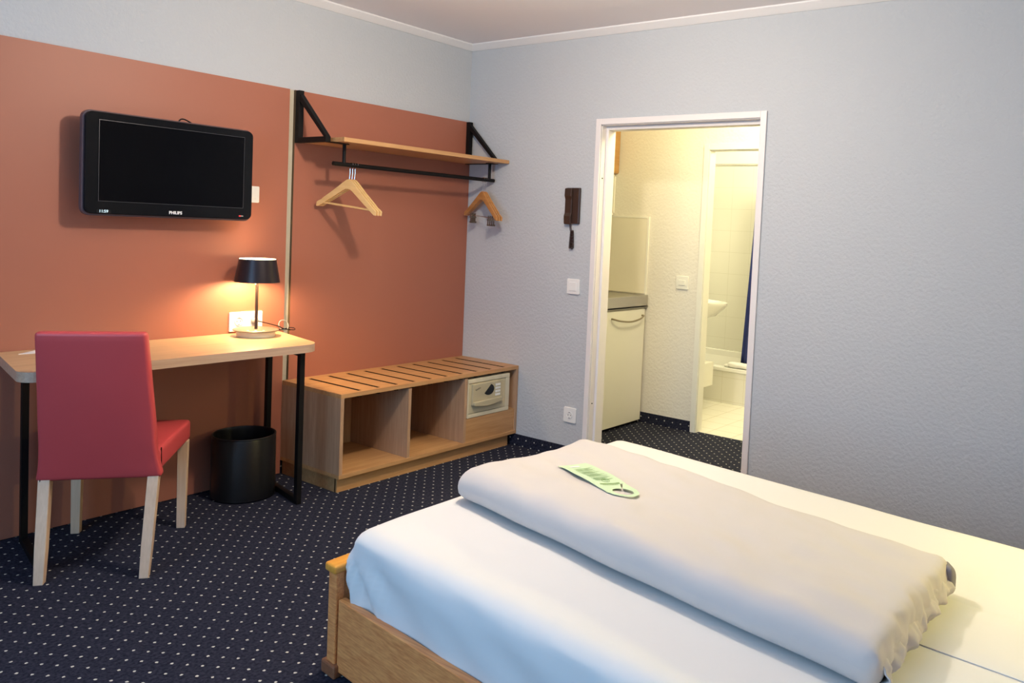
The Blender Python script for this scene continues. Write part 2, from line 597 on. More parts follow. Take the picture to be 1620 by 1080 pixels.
w = MB().box(0, WT, DY0, 0.0, 0, CEIL).box(0, WT, ROOM_Y0, DY1, 0, CEIL).box(0, WT, DY1, DY0, DZ, CEIL)
struct(w.build('wall_right', [M_WALL], local=True))
struct(MB().box(ROOM_X0 - .1, WT, ROOM_Y0 - .1, ROOM_Y0, 0, CEIL).build('wall_headboard', M_WALL, local=True))
# window wall with its opening
w = MB().box(ROOM_X0 - .1, ROOM_X0, ROOM_Y0, -3.35, 0, CEIL).box(ROOM_X0 - .1, ROOM_X0, -1.35, 0, 0, CEIL)
w.box(ROOM_X0 - .1, ROOM_X0, -3.35, -1.35, 0, 0.6).box(ROOM_X0 - .1, ROOM_X0, -3.35, -1.35, 2.4, CEIL)
struct(w.build('wall_window', M_WALL, local=True))
wf = MB()
for (a, b, c, d) in ((-3.35, -3.29, .6, 2.4), (-1.41, -1.35, .6, 2.4), (-3.29, -1.41, .6, .66), (-3.29, -1.41, 2.34, 2.4), (-2.37, -2.33, .66, 2.34)):
    wf.box(ROOM_X0 - .09, ROOM_X0 - .04, a, b, c, d)
win = struct(wf.build('window_1', M_WHITELACQ, local=True))
# hall and bathroom walls
struct(MB().box(WT, HX + .08, -0.12, 0.0, 0, HB).build('wall_hall_left', M_HALLWALL, local=True))
w = MB().box(HX, HX + .08, BY0, -0.12, 0, HB).box(HX, HX + .08, -2.7, BY1, 0, HB).box(HX, HX + .08, BY1, BY0, BZ, HB)
struct(w.build('wall_hall_far', M_HALLWALL, local=True))
struct(MB().box(WT, 3.0, -2.75, -2.65, 0, HB).build('wall_hall_right', M_HALLWALL, local=True))
struct(MB().box(2.90, 3.0, -2.65, 0.0, 0, 2.057).build('wall_bathroom_far', M_WALLTILE, local=True))
struct(MB().box(2.9005, 3.0, -2.65, 0.0, 2.057, HB).build('wall_bathroom_upper', M_PLASTER, local=True))
struct(MB().box(HX + .08, 2.9, -0.12, 0.0, 0, HB).build('wall_bathroom_left', M_WALLTILEX, local=True))

# cove along the ceiling
cv = MB()
cv.prism([(0, 2.562), (-.006, 2.562), (-.045, 2.592), (-.045, CEIL), (0, CEIL)], 'x', ROOM_X0, 0)
struct(cv.build('trim_1', M_COVE, local=True))
cv = MB()
cv.prism([(0, 2.562), (-.006, 2.562), (-.045, 2.592), (-.045, CEIL), (0, CEIL)], 'y', ROOM_Y0, 0)
struct(cv.build('trim_2', M_COVE, local=True))
# carpet skirting
struct(MB().box(-.010, 0, DY0 + .035, -.012, 0, .072).build('baseboard_right', M_CARPET_YZ, local=True))
struct(MB().box(-.010, 0, ROOM_Y0, DY1 - .035, 0, .072).build('baseboard_right_front', M_CARPET_YZ, local=True))
struct(MB().box(ROOM_X0, -3.62, -.010, 0, 0, .072).box(-1.371, -1.337, -.010, 0, 0, .072).build('baseboard_left', M_CARPET_XZ, local=True))
struct(MB().box(HX - .010, HX, BY0 + .045, -.125, 0, .075).build('baseboard_hall', M_CARPET_YZ, local=True))


def door_frame(name, x0, x1, y0, y1, z1, m, face=.035, stop=True):
    """x0 faces the viewer; clear opening y0 > y1 up to z1"""
    f = MB()
    t = .012
    for xa, xb in ((x0 - t, x0), (x1, x1 + t)):
        f.box(xa, xb, y0, y0 + face, 0, z1 + face).box(xa, xb, y1 - face, y1, 0, z1 + face).box(xa, xb, y1, y0, z1, z1 + face)
    o = struct(f.build(name, m, local=True, bevel=.002))
    j = MB()
    j.box(x0, x1, y0 - .004, y0 + .012, 0, z1).box(x0, x1, y1 - .012, y1 + .004, 0, z1).box(x0, x1, y1, y0, z1 - .004, z1 + .012)
    j.build('door_lining', m, o)
    if not stop:
        return o
    s = MB()
    xs = x0 + .045
    s.box(xs, x1, y0 - .020, y0 - .003, 0, z1 - .003).box(xs, x1, y1 + .003, y1 + .020, 0, z1 - .003).box(xs, x1, y1 + .02, y0 - .02, z1 - .026, z1 - .003)
    s.build('door_stop', m, o, bevel=.002)
    return o


d1 = door_frame('door_1', 0, WT, DY0, DY1, DZ, M_WHITELACQ)
sc = MB().tube([(0.02, DY0 - .003, 1.72), (0.02, DY0 - .008, 1.72)], .004, 8).tube([(0.02, DY0 - .003, .36), (0.02, DY0 - .008, .36)], .004, 8)
sc.build('hinge_screw', M_GREYHOLE, d1)
door_frame('door_2', HX, HX + .08, BY0, BY1, BZ, M_WARMLACQ, .042, False)

struct(MB().box(-1.3715, -1.3375, -.0015, 0, .072, 2.088).build('trim_3', mat('beige_gap_strip', (0.52, 0.49, 0.38), .9, bump=(60, .5, .006, 2)), local=True))  # thin beige strip filling the gap between the two panels
# ================================================================== WALL PANELS
HP = 2.088
o = MB().box(-3.6, -1.372, -.018, -.0005, 0.004, HP).build('wall_panel', M_PANEL, bevel=.001)
tag(o, 'large terracotta wall panel behind the television and the desk', 'wall panel')
o = MB().box(-1.336, -.002, -.018, -.0005, 0.004, HP).build('wall_panel', M_PANEL)
MB().box(-1.3372, -1.3361, -.0178, -.0005, 0.004, HP).build('edge_band', M_PANELEDGE, o)
tag(o, 'narrower terracotta wall panel in the corner behind the coat rail', 'wall panel')

# ================================================================== TELEVISION
tv = thing('television', 'black flat television with rounded corners mounted on the terracotta panel', 'television', (-2.04, -.018, 1.375))
X0, X1, Z0, Z1 = -2.432, -1.648, 1.375, 1.827
MB().prism(rrect(X0, X1, Z0, Z1, .035), 'y', -.128, -.100).build('housing', M_CLEARRIM, tv, bevel=.004)
MB().prism(rrect(X0 + .008, X1 - .006, Z0 + .008, Z1 - .006, .028), 'y', -.142, -.127).build('bezel', M_BEZEL, tv, bevel=.003)
MB().prism(rrect(X0 + .1, X1 - .1, Z0 + .06, Z1 - .06, .03), 'y', -.101, -.045).build('back_cover', M_BLACKPL, tv, bevel=.008)
sx0, sx1, sz0, sz1 = -2.370, -1.703, 1.440, 1.786
scr = MB().box(sx0, sx1, -.1435, -.1415, sz0, sz1).build('screen', M_SCREEN, tv)
fr = MB()
e = .0022
fr.box(sx0 - e, sx1 + e, -.1450, -.1420, sz1, sz1 + e).box(sx0 - e, sx1 + e, -.1450, -.1420, sz0 - e, sz0)
fr.box(sx0 - e, sx0, -.1450, -.1420, sz0, sz1).box(sx1, sx1 + e, -.1450, -.1420, sz0, sz1)
fr.build('screen_frame', mat('screen_trim', (0.10, 0.10, 0.11), 0.25, metal=0.8), tv)
text_mb('PHILIPS', .019, lambda p: (-2.036 + p.x, -.1425 - p.z, 1.401 + p.y), .0008, .0007).build('brand_lettering', M_SILVER, tv)
MB().prism(rrect(-2.378, -2.318, 1.386, 1.404, .008), 'y', -.1435, -.1415).build('clock_window', M_DISPLAY, tv)
text_mb('11:59', .017, lambda p: (-2.349 + p.x, -.1440 - p.z, 1.395 + p.y), .0005).build('clock_digits', M_CLOCK, tv)
MB().box(-1.716, -1.699, -.1435, -.1415, 1.3975, 1.4015).build('standby_slot', M_GREYPL, tv)
MB().box(-1.7215, -1.7135, -.1445, -.1415, 1.3970, 1.4020).build('standby_light', M_REDLED, tv)
b = MB().box(-2.16, -1.92, -.046, -.018, 1.50, 1.70)
b.build('wall_bracket', M_BLACKMETAL, tv)
cb = MB().tube(catmull([(-2.00, -.07, 1.80), (-1.99, -.07, 1.835), (-1.97, -.068, 1.845), (-1.94, -.066, 1.836), (-1.91, -.07, 1.818)]), .0035, 8)
shade_auto(cb.build('cable', M_BLACKPL, tv))

# antenna socket half hidden by the television
pl = thing('wall_plate', 'white wall plate half hidden behind the right edge of the television', 'wall plate', (-1.583, -.018, 1.47))
MB().prism(rrect(-1.624, -1.542, 1.471, 1.556, .006), 'y', -.028, -.018).build('plate', M_WHITEPL, pl, bevel=.002)
MB().box(-1.606, -1.560, -.031, -.0278, 1.490, 1.537).build('insert', M_WHITEPL, pl, bevel=.001)

# ================================================================== COAT SHELF
sh = thing('coat_shelf', 'oak wall shelf with black triangular brackets and a hanging rail', 'wall shelf', (-.66, -.018, 1.70))
MB().box(-1.287, -.004, -.375, -.020, 1.810, 1.833).build('shelf_board', M_BENCH, sh, bevel=.001)


def bracket(xc):
    b = MB()
    h = .015
    b.box(xc - h, xc + h, -.050, -.0185, 1.806, 2.086)
    b.box(xc - h, xc + h, -.290, -.050, 1.8065 if xc > -1 else 1.806, 1.8095 if xc > -1 else 1.834)
    # diagonal bar
    b.prism([(-.050, 2.030), (-.050, 2.068), (-.292, 1.834), (-.266, 1.834)], 'x', xc - h * .9, xc + h * .9)
    return b


bracket(-1.322).build('bracket', M_BLACKMETAL, sh, bevel=.001)
bracket(-.030).build('bracket', M_BLACKMETAL, sh, bevel=.001)
MB().box(-1.30, -1.20, -.30, -.24, 1.8065, 1.8098).build('rail_plate', M_BLACKMETAL, sh)
for px_ in (-1.197, -.062):
    shade_auto(MB().tube([(px_, -.26, 1.700), (px_, -.26, 1.807)], .0095, 16).lathe([(.026, 0), (.026, .003)], (px_, -.26, 1.8065)).build('rail_post', M_BLACKMETAL, sh))
RAILZ = 1.700
shade_auto(MB().tube([(-1.266, -.26, RAILZ), (-.020, -.26, RAILZ)], .0115, 20).build('hanging_rail', M_BLACKMETAL, sh))


# ================================================================== HANGERS
def arch(y):
    """centre height of the hanger's shoulder line below its crown, y from the centre"""
    a = abs(y)
    return -0.142 * (a / .215) ** 1.0 * (1 - .12 * math.cos(PI * a / .215)) + (0.012 * math.cos(min(a, .05) / .05 * PI / 2))


def hanger_proto(name, label, group, mwood, clips):
    t = thing(name, label, 'hanger', (0, 0, 0), 0, group)
    # local frame: y along the shoulders, hook over the origin (rail centre), x across
    top = -.075
    n = 28
    upv, lov = [], []
    for i in range(n + 1):
        y = -.197 + .394 * i / n
        a = abs(y) / .197
        zc = top - .150 * ((a * a + .012) ** .40 - .012 ** .40) / (1.012 ** .4 - .012 ** .4)
        th = .044 - .012 * a
        if a > .93:
            th *= .75
        hump = .006 * max(0, 1 - abs(a - .88) / .05)
        upv.append((y, zc - hump))
        lov.append((y, zc - th - (.012 * (1 - a) ** 3)))
    b = MB()
    b.prism(upv + lov[::-1], 'x', -.0055, .0055)
    b.build('shoulder', mwood, t, local=True, bevel=.003)
    hk = [(0, 0, top - .005), (0, 0, top + .03), (0, .002, top + .045)]
    R = .0155
    for k in range(0, 11):
        an = -PI * .42 + k / 10 * PI * 1.28
        hk.append((0, R * math.cos(an), R * math.sin(an) + (.0135 - R) + .0))
    shade_auto(MB().tube(catmull(hk, 4), .0017, 8).build('hook', M_CHROME, t, local=True))
    if not clips:
        shade_auto(MB().tube([(0, -.170, top - .149), (0, .170, top - .149)], .0045, 12).build('trouser_bar', mwood, t, local=True))
    else:
        br = MB().tube(catmull([(0, -.17, top - .13), (0, -.165, top - .165), (0, -.12, top - .165), (0, 0, top - .162), (0, .12, top - .165), (0, .165, top - .165), (0, .17, top - .13)], 4), .0018, 8)
        shade_auto(br.build('clip_bar', M_CHROME, t, local=True))
        for y in (-.105, .105):
            c = MB()
            c.box(-.009, -.005, y - .005, y + .005, top - .205, top - .150)
            c.box(.005, .009, y - .005, y + .005, top - .205, top - .150)
            c.box(-.013, .013, y - .007, y + .007, top - .180, top - .172)
            c.box(-.012, -.006, y - .012, y + .004, top - .214, top - .203).box(.006, .012, y - .012, y + .004, top - .214, top - .203)
            c.build('clip', M_CLIP, t, local=True, bevel=.001)
    return t


hp = hanger_proto('clothes_hanger', '', 'pale maple hangers at the left end of the rail', M_HANGW, False)
labs = ['pale wooden hanger, leftmost of the three at the left end of the rail',
        'pale wooden hanger, middle one of the three at the left end of the rail',
        'pale wooden hanger, rightmost of the three at the left end of the rail']
for k in range(3):
    h = hp if k == 0 else copy_tree(hp)
    h.location = (-1.150 + .0165 * k, -.26, RAILZ)
    h.rotation_euler = (math.radians(6), 0, math.radians(15 + 1.0 * k))
    h['label'] = labs[k]
hp = hanger_proto('clip_hanger', '', 'brown clip hangers at the right end of the rail', M_HANGD, True)
labs = ['brown clip hanger, leftmost of the three at the right end of the rail',
        'brown clip hanger, middle of the three at the right end of the rail',
        'brown clip hanger, rightmost of the three at the right end of the rail']
for k in range(3):
    h = hp if k == 0 else copy_tree(hp)
    h.location = (-.118 + .0155 * k, -.26, RAILZ)
    h.rotation_euler = (math.radians(4), 0, math.radians(-14 + 1.5 * k))
    h['label'] = labs[k]

# ================================================================== DESK
DS = .20    # desk shape sheared sideways to line up with the camera view


def skew(p):
    return (p[0] + DS * (p[1] + .30), p[1], p[2])


DT = .797
dk = thing('desk', 'writing desk with a light oak top and black tubular sled legs', 'desk', (-2.12, -.31, 0))
top = MB()
x0, x1, y0, y1 = -2.755, -1.482, -.565, -.022
ol = []
r = .075
for cx, cy, a in ((x1 - r, y0 + r, -PI / 2), (x1 - .004, y1 - .004, 0), (x0 + .004, y1 - .004, PI / 2), (x0 + r, y0 + r, PI)):
    rr = r if abs(cy - (y0 + r)) < 1e-6 else .004
    for k in range(9):
        t = a + PI / 2 * k / 8
        ol.append((cx + rr * math.cos(t), cy + rr * math.sin(t)))
n = len(ol)
top.add([(*p, DT - .038) for p in ol] + [(*p, DT) for p in ol], [tuple(range(n)), tuple(range(2 * n - 1, n - 1, -1))], 0)
top.add([(*p, DT - .038) for p in ol] + [(*p, DT) for p in ol], [(i, (i + 1) % n, n + (i + 1) % n, n + i) for i in range(n)], 1)
top.xf(skew)
top.build('tabletop', [M_DESK, M_DESKEDGE], dk, weld=True)
for xc in (-2.662, -1.548):
    fr = MB()
    h = .0135
    for yy in (-.490, -.10):
        fr.box(xc - h, xc + h, yy - .018, yy + .018, 0.001, DT - .038)
    fr.box(xc - h, xc + h, -.480, -.115, 0.001, .028).box(xc - h, xc + h, -.480, -.115, DT - .066, DT - .038)
    fr.xf(skew)
    fr.build('leg_frame', M_BLACKMETAL, dk, bevel=.0015)
MB().box(-2.64, -1.57, -.13, -.105, DT - .063, DT - .038).xf(skew).build('cross_rail', M_BLACKMETAL, dk)

# paper at the back edge of the desk
o = MB().prism([(-2.655, -.12), (-2.54, -.028), (-2.33, -.028), (-2.40, -.17)], 'z', DT + .0003, DT + .0015).build('paper', M_PAPER)
tag(o, 'white sheet of paper on the desk, mostly hidden by the chair back', 'paper')

# double socket behind the lamp
ds = thing('double_socket', 'white double wall socket just above the desk, behind the lamp', 'socket', (-1.598, -.018, .806))
MB().prism(rrect(-1.690, -1.506, .806, .906, .006), 'y', -.028, -.018).build('plate', M_WHITEPL, ds, bevel=.002)


def socket_insert(place, parent):
    b = MB()
    n = 28
    prof = [(.0225, .0), (.0225, .0035), (.0195, .0035), (.0190, -.004), (.0, -.004)]
    vs, fs = [], []
    for r_, d_ in prof:
        for j in range(n):
            vs.append(place(r_ * math.cos(2 * PI * j / n), r_ * math.sin(2 * PI * j / n), d_))
    for i in range(len(prof) - 1):
        for j in range(n):
            fs.append((i * n + j, i * n + (j + 1) % n, (i + 1) * n + (j + 1) % n, (i + 1) * n + j))
    b.add(vs, fs)
    shade_auto(b.build('socket_ring', M_WHITEPL, parent))
    hb = MB()
    for sx in (-.0095, .0095):
        c = [place(sx + .0028 * math.cos(2 * PI * j / 10), .0028 * math.sin(2 * PI * j / 10), -.002) for j in range(10)]
        c2 = [place(sx + .0028 * math.cos(2 * PI * j / 10), .0028 * math.sin(2 * PI * j / 10), .0008) for j in range(10)]
        hb.add(c + c2, [tuple(range(10)), tuple(range(19, 9, -1))] + [(j, (j + 1) % 10, 10 + (j + 1) % 10, 10 + j) for j in range(10)])
    for sy in (-.018, .018):
        q = [place(a, sy + b_, d_) for d_ in (-.003, .003) for a, b_ in ((-.004, -.002), (.004, -.002), (.004, .002), (-.004, .002))]
        hb.add(q, [(0, 1, 2, 3), (4, 7, 6, 5), (0, 4, 5, 1), (1, 5, 6, 2), (2, 6, 7, 3), (3, 7, 4, 0)])
    hb.build('contact_holes', M_GREYHOLE, parent)


socket_insert(lambda a, b_, d_: (-1.640 + a, -.028 - d_, .858 + b_), ds)
socket_insert(lambda a, b_, d_: (-1.556 + a, -.028 - d_, .858 + b_), ds)

# ================================================================== DESK LAMP
LX, LY = -1.628, -.165
lp = thing('desk_lamp', 'small desk lamp with a dark metal shade, glowing ring and round base', 'lamp', (LX, LY, DT))
shade_auto(MB().lathe([(.090, 0), (.092, .003), (.092, .026), (.089, .029)], (LX, LY, DT), 48).build('foot', M_LAMPBODY, lp))
shade_auto(MB().lathe([(.104, 0), (.109, .002), (.109, .005), (.106, .007)], (LX, LY, DT + .029), 48).build('base_disc', M_LAMPBASE, lp))
for a in (-.5, 0., .5):
    bt = MB().lathe([(.0065, 0), (.0065, .0015), (.004, .002)], (LX + .075 * math.cos(-2.15 + a), LY + .075 * math.sin(-2.15 + a), DT + .0355), 14)
    bt.build('touch_button', M_SILVER, lp)
shade_auto(MB().tube([(LX, LY, DT + .035), (LX, LY, 1.175)], .0075, 16).build('pole', M_LAMPPOLE, lp))
ZB, ZT = 1.072, 1.187
shade_auto(MB().lathe([(.1085, ZB), (.0885, ZT), (.0870, ZT), (.1065, ZB)], (LX, LY, 0), 56, cap=False).build('lamp_shade', M_LAMPSHADE, lp))
shade_auto(MB().lathe([(.1060, ZB + .001), (.0865, ZT - .001)], (LX, LY, 0), 56, cap=False).build('shade_lining', M_SHADEIN, lp))
ring = MB().lathe([(.060, ZT - .006), (.0862, ZT - .006), (.0862, ZT + .002), (.060, ZT + .002), (.060, ZT - .006)], (LX, LY, 0), 56, cap=False)
shade_auto(ring.build('light_ring', M_LED, lp))
sp = MB()
for a in (0, PI / 2, PI, 3 * PI / 2):
    sp.tube([(LX, LY, ZT - .012), (LX + .087 * math.cos(a), LY + .087 * math.sin(a), ZT - .012)], .002, 6)
sp.lathe([(.046, ZT - .012), (.048, ZT - .009), (.046, ZT - .006)], (LX, LY, 0), 20)
sp.build('shade_holder', M_LAMPBASE, lp)
shade_auto(MB().tube([(LX - .012, LY - .005, 1.075), (LX - .012, LY - .005, 1.058)], .0025, 8).build('pull_switch', M_WHITEPL, lp))
plug = MB().lathe([(.018, 0), (.018, .014), (.012, .024), (.006, .034)], (0, 0, 0), 20)
plug.xf(lambda p: (-1.556 + p[0], -.030 - p[2], .858 + p[1]))
shade_auto(plug.build('power_plug', M_GREYPL, lp))
cpts = [(-1.556, -.060, .858), (-1.535, -.075, .852), (-1.49, -.085, .838), (-1.45, -.09, .825), (-1.425, -.095, .812), (-1.39, -.10, .803), (-1.375, -.085, .802),
        (-1.385, -.06, .803), (-1.42, -.06, .804), (-1.46, -.075, .804), (-1.49, -.10, .803), (-1.53, -.12, .802)]
shade_auto(MB().tube(catmull(cpts, 8), .0025, 8).build('power_cord', M_BLACKPL, lp))
loop = [(-1.418 + .028 * math.cos(a), -.085 + .010 * math.sin(a), .829 + .026 * math.sin(a)) for a in [2 * PI * k / 24 for k in range(24)]]
shade_auto(MB().tube(loop, .0024, 8, closed=True).build('cord_loop', M_GREYPL, lp))
loop = [(-1.395 + .045 * math.cos(a), -.085 + .022 * math.sin(a), .806 + .004 * math.sin(2 * a)) for a in [2 * PI * k / 28 for k in range(28)]]
shade_auto(MB().tube(loop, .0024, 8, closed=True).build('cord_loop', M_BLACKPL, lp))

# ================================================================== CHAIR
ch = thing('desk_chair', 'red leatherette dining chair with pale wooden legs at the desk', 'chair', (-2.560, -.630, 0), math.radians(-38))
# local frame: x to the chair's right, y forward
ZS = .474


def back_fn(p):
    z = p[2]
    u = (z - .367) / (.955 - .367)
    w_ = .206 + (.181 - .206) * max(u, 0) + (.012 * max(0, 1 - u / .2) ** 2)
    x = p[0] * w_
    rake = -.138 * max(u, 0) ** 1.1
    bulge = -.010 * math.sin(PI * min(max(u, 0), 1)) * (1 - abs(p[0]) ** 2)
    wob = .0025 * noise.noise(Vector((p[0] * 3, z * 9, p[1] * 5))) * (1 if u < .3 else .4)
    return (x + wob, p[1] + rake + bulge + wob, z)


bk = MB().rbox(-1, 1, 0.0, .056, .367, .955, (.07, .016, .016), (12, 2, 20), back_fn)
bk.build('backrest', M_RED, ch, smooth=True, local=True)


def seat_fn(p):
    y = p[1]
    w_ = .203 + (.228 - .203) * y / .535
    dome = .012 * (1 - p[0] ** 2) * math.sin(PI * min(max(y / .535, 0), 1)) if p[2] > .44 else 0
    return (p[0] * w_, y, p[2] + dome)


MB().rbox(-1, 1, .03, .535, .383, ZS, (.07, .022, .018), (12, 14, 3), seat_fn).build('seat', M_RED, ch, smooth=True, local=True)
for sx in (-1, 1):
    MB().tube([(sx * .2065, .045, .378), (sx * .2045, .048, .475)], .0022, 6).build('seam', M_SLOT, ch, local=True)
for sx in (-1, 1):
    # back leg, raked backwards and slightly inwards
    l = MB()
    ts, bs, h = .186, .176, .019
    q = []
    for (cx, cy, z, hh) in ((sx * bs, -.062, 0, .0165), (sx * (bs + .003), -.035, .12, .019), (sx * ts, .022, .375, .020)):
        q.append([(cx - hh, cy - hh, z), (cx + hh, cy - hh, z), (cx + hh, cy + hh, z), (cx - hh, cy + hh, z)])
    vs = [p for rg in q for p in rg]
    fs = [(3, 2, 1, 0), (8, 9, 10, 11)]
    for i in (0, 4):
        for j in range(4):
            fs.append((i + j, i + (j + 1) % 4, i + 4 + (j + 1) % 4, i + 4 + j))
    l.add(vs, fs)
    l.build('leg', M_LEGWOOD, ch, local=True, bevel=.002)
    l = MB()
    cx, cy = sx * .207, .480
    h0, h1 = .017, .021
    l.add([(cx - h0, cy - h0 - .012, 0), (cx + h0, cy - h0 - .012, 0), (cx + h0, cy + h0 - .012, 0), (cx - h0, cy + h0 - .012, 0),
           (cx - h1, cy - h1, .39), (cx + h1, cy - h1, .39), (cx + h1, cy + h1, .39), (cx - h1, cy + h1, .39)],
          [(3, 2, 1, 0), (4, 5, 6, 7), (0, 1, 5, 4), (1, 2, 6, 5), (2, 3, 7, 6), (3, 0, 4, 7)])
    l.build('leg', M_LEGWOOD, ch, local=True, bevel=.002)

# ================================================================== WASTE BIN
BX, BY = -1.690, -.185
bn = thing('waste_bin', 'black round waste bin standing under the right end of the desk', 'bin', (BX, BY, 0))
shade_auto(MB().lathe([(.140, .001), (.152, .008), (.150, .300), (.146, .312), (.142, .312), (.140, .300), (.138, .02), (.02, .015)], (BX, BY, 0), 56).build('body', M_BIN, bn))
shade_auto(MB().tube([(BX + .147 * math.cos(a), BY + .147 * math.sin(a), .312) for a in [2 * PI * k / 48 for k in range(48)]], .0042, 8, closed=True).build('rim', M_BIN, bn))

# ================================================================== LUGGAGE BENCH
bx0, bx1, by0, by1 = -1.372, -.0035, -.526, -.0195
bz, bb = .517, .078
be = thing('luggage_bench', 'oak luggage bench with slotted top and open compartments in the corner', 'bench', (-.69, -.27, 0))
# top board with ten dark slots: cut as strips
tp = MB()
nsl = 10
sl = [(-1.235 + i * (1.232 - .112) / (nsl - 1)) for i in range(nsl)]
sy0, sy1, hw = by0 + .025, by1 - .050, .0115
xs = [bx0]
for c in sl:
    xs += [c - hw, c + hw]
xs.append(bx1)
tp.box(bx0, bx1, by0, sy0, bz - .022, bz).box(bx0, bx1, sy1, by1, bz - .022, bz)
for i in range(0, len(xs), 2):
    tp.box(xs[i], xs[i + 1], sy0, sy1, bz - .022, bz)
tp.build('top', M_BENCH, be)
sb = MB()
for c in sl:
    sb.box(c - hw + .0002, c + hw - .0002, sy0 + .0002, sy1 - .0002, bz - .034, bz - .0008)
sb.build('slot_inlay', M_SLOT, be)
zt = bz - .022
tk = .020
MB().box(bx0, bx0 + tk, by0, by1, bb + .02, zt).build('side_panel', M_BENCHV, be)
MB().box(bx1 - tk, bx1, by0, by1, bb + .02, zt).build('side_panel', M_BENCHV, be)
MB().box(bx0, bx1, by0, by1, bb, bb + .02).build('bottom', M_BENCH, be)
MB().box(-.918, -.898, by0 + .004, by1, bb + .02, zt - .008).build('divider', M_BENCHV, be)
MB().box(-.480, -.460, by0 + .004, by1, bb + .02, zt - .008).build('divider', M_BENCHV, be)
MB().box(bx0 + tk, -.460, by1 - .012, by1, bb + .02, zt - .008).build('back_panel', M_BENCHV, be)
MB().box(-.460, bx1 - tk, by0 + .006, by0 + .024, bb + .02, .240).build('front_panel', M_BENCH, be)
MB().box(-.460, bx1 - tk, by0 + .024, by1, .222, .240).build('safe_shelf', M_BENCH, be)
pt = MB().box(bx0 + .012, -.05, by0 + .030, by0 + .048, 0.001, bb).box(bx0 + .012, bx0 + .030, by0 + .04, by1, 0.001, bb).box(-.068, -.05, by0 + .04, by1, 0.001, bb)
pt.build('plinth', M_BENCH, be)

# ================================================================== SAFE
sf = thing('hotel_safe', 'small cream hotel safe with keypad built into the right end of the bench', 'safe', (-.27, -.3, .2405))
ax0, ax1, az0, az1 = -.452, -.080, .2415, .478
fy = by0 + .004
b = MB().box(ax0, ax1, fy + .016, -.12, az0, az1).build('body', M_SAFE, sf)
fr = MB()
fw, fh = .014, .032
fr.box(ax0, ax1, fy, fy + .018, az0, az0 + .024).box(ax0, ax1, fy, fy + .018, az1 - .026, az1)
fr.box(ax0, ax0 + .010, fy, fy + .018, az0 + .024, az1 - .026).box(ax1 - .036, ax1, fy, fy + .018, az0 + .024, az1 - .026)
fr.build('front_frame', M_SAFE, sf, bevel=.003)
MB().box(ax0 + .013, ax1 - .040, fy + .002, fy + .016, az0 + .027, az1 - .029).build('door', M_SAFEDOOR, sf, bevel=.002)
kx0, kx1, kz0, kz1 = ax0 + .030, ax1 - .095, .318, .446
un = MB()
n = 14
pf = [(kx1, kz1)] + [(kx0, kz1)]
low = [(kx0 + (kx1 - kx0) * i / n, kz0 - .014 * math.sin(PI * i / n)) for i in range(n + 1)]
un.prism(pf + low, 'y', fy - .014, fy + .003)
kp = un.build('keypad_unit', M_SAFEPAD, sf, bevel=.004)
un = MB().prism([(kx0, kz0 + .022)] + low + [(kx1, kz0 + .030)], 'y', fy - .030, fy - .013)
un.build('handle', M_SAFEPAD, sf, bevel=.006, seg=3)
dp = []
cxx, czz = (kx0 + kx1) / 2 + .012, (kz0 + kz1) / 2 + .020
for k in range(17):
    a = -PI * .80 + k / 16 * PI * 1.16
    dp.append((cxx + .046 * math.cos(a), czz + .034 * math.sin(a)))
MB().prism(dp, 'y', fy - .0165, fy - .0135).build('display', M_DISPLAY, sf)
ky = MB()
for i in range(3):
    for j in range(4):
        xx, zz = kx1 - .052 + i * .0155, kz1 - .030 - j * .0205
        ky.box(xx, xx + .012, fy - .0175, fy - .0135, zz, zz + .014)
ky.build('keys', M_WHITEPL, sf, bevel=.001)
# illegible script and small print
sc = MB()
pts = [(kx0 + .018 + .044 * t, fy - .0148, kz1 - .036 + .012 * t + .006 * math.sin(t * 26) * (1 - .4 * t)) for t in [k / 40 for k in range(41)]]
sc.tube(pts, .0008, 5)
sc.build('script_mark', M_GREYHOLE, sf)
sc = MB()
for i in range(5):
    sc.box(ax1 - .088 + .004 * (i % 2), ax1 - .052 - .008 * (i % 3), fy + .0012, fy + .0022, .330 - i * .009, .332 - i * .009)
sc.build('small_print', M_GREYPL, sf)

# ================================================================== BED
# the bed is skewed in plan to fit the camera view; local (s across from camera-side rail, t from foot to head)
BO = Vector((-2.425, -1.865, 0))


def B(s, t, z):
    return Vector((BO.x + s - .118 * t, BO.y + .035 * s - t * .993, z))


def bfn(p):
    return B(p[0], p[1], p[2])


BW, BL = 1.66, 2.24
bd = thing('double_bed', 'oak double bed frame with low footboard', 'bed', BO)
MB().box(.005, .033, .055, BL, .020, .245).xf(bfn).build('side_rail', M_BEDWOOD, bd, bevel=.003)
MB().box(BW - .033, BW - .005, .055, BL, .020, .245).xf(bfn).build('side_rail', M_BEDWOOD, bd, bevel=.003)
MB().box(.012, BW - .012, .010, .042, .035, .335).xf(bfn).build('footboard', M_BEDWOOD, bd, bevel=.004)
MB().box(-.012, BW + .012, -.006, .055, .325, .352).xf(bfn).build('footboard_cap', M_BEDCAP, bd, bevel=.008, seg=3)
for s in (0., BW - .03):
    MB().box(s - .002, s + .032, .004, .050, .03, .330).xf(bfn).build('corner_post', M_BEDWOOD, bd, bevel=.005)
    MB().box(s - .012, s + .040, -.012, .066, .0008, .042).xf(bfn).build('foot', M_BEDFOOT, bd, bevel=.006)
    MB().box(s, s + .03, BL - .04, BL, .0008, .3).xf(bfn).build('corner_post', M_BEDWOOD, bd, bevel=.004)
MB().box(.0, BW, BL, BL + .035, .05, .85).xf(bfn).build('headboard', M_BEDWOOD, bd, bevel=.006)
MB().box(.033, BW - .033, .05, BL, .14, .165).xf(bfn).build('slat_base', M_BEDWOOD, bd)


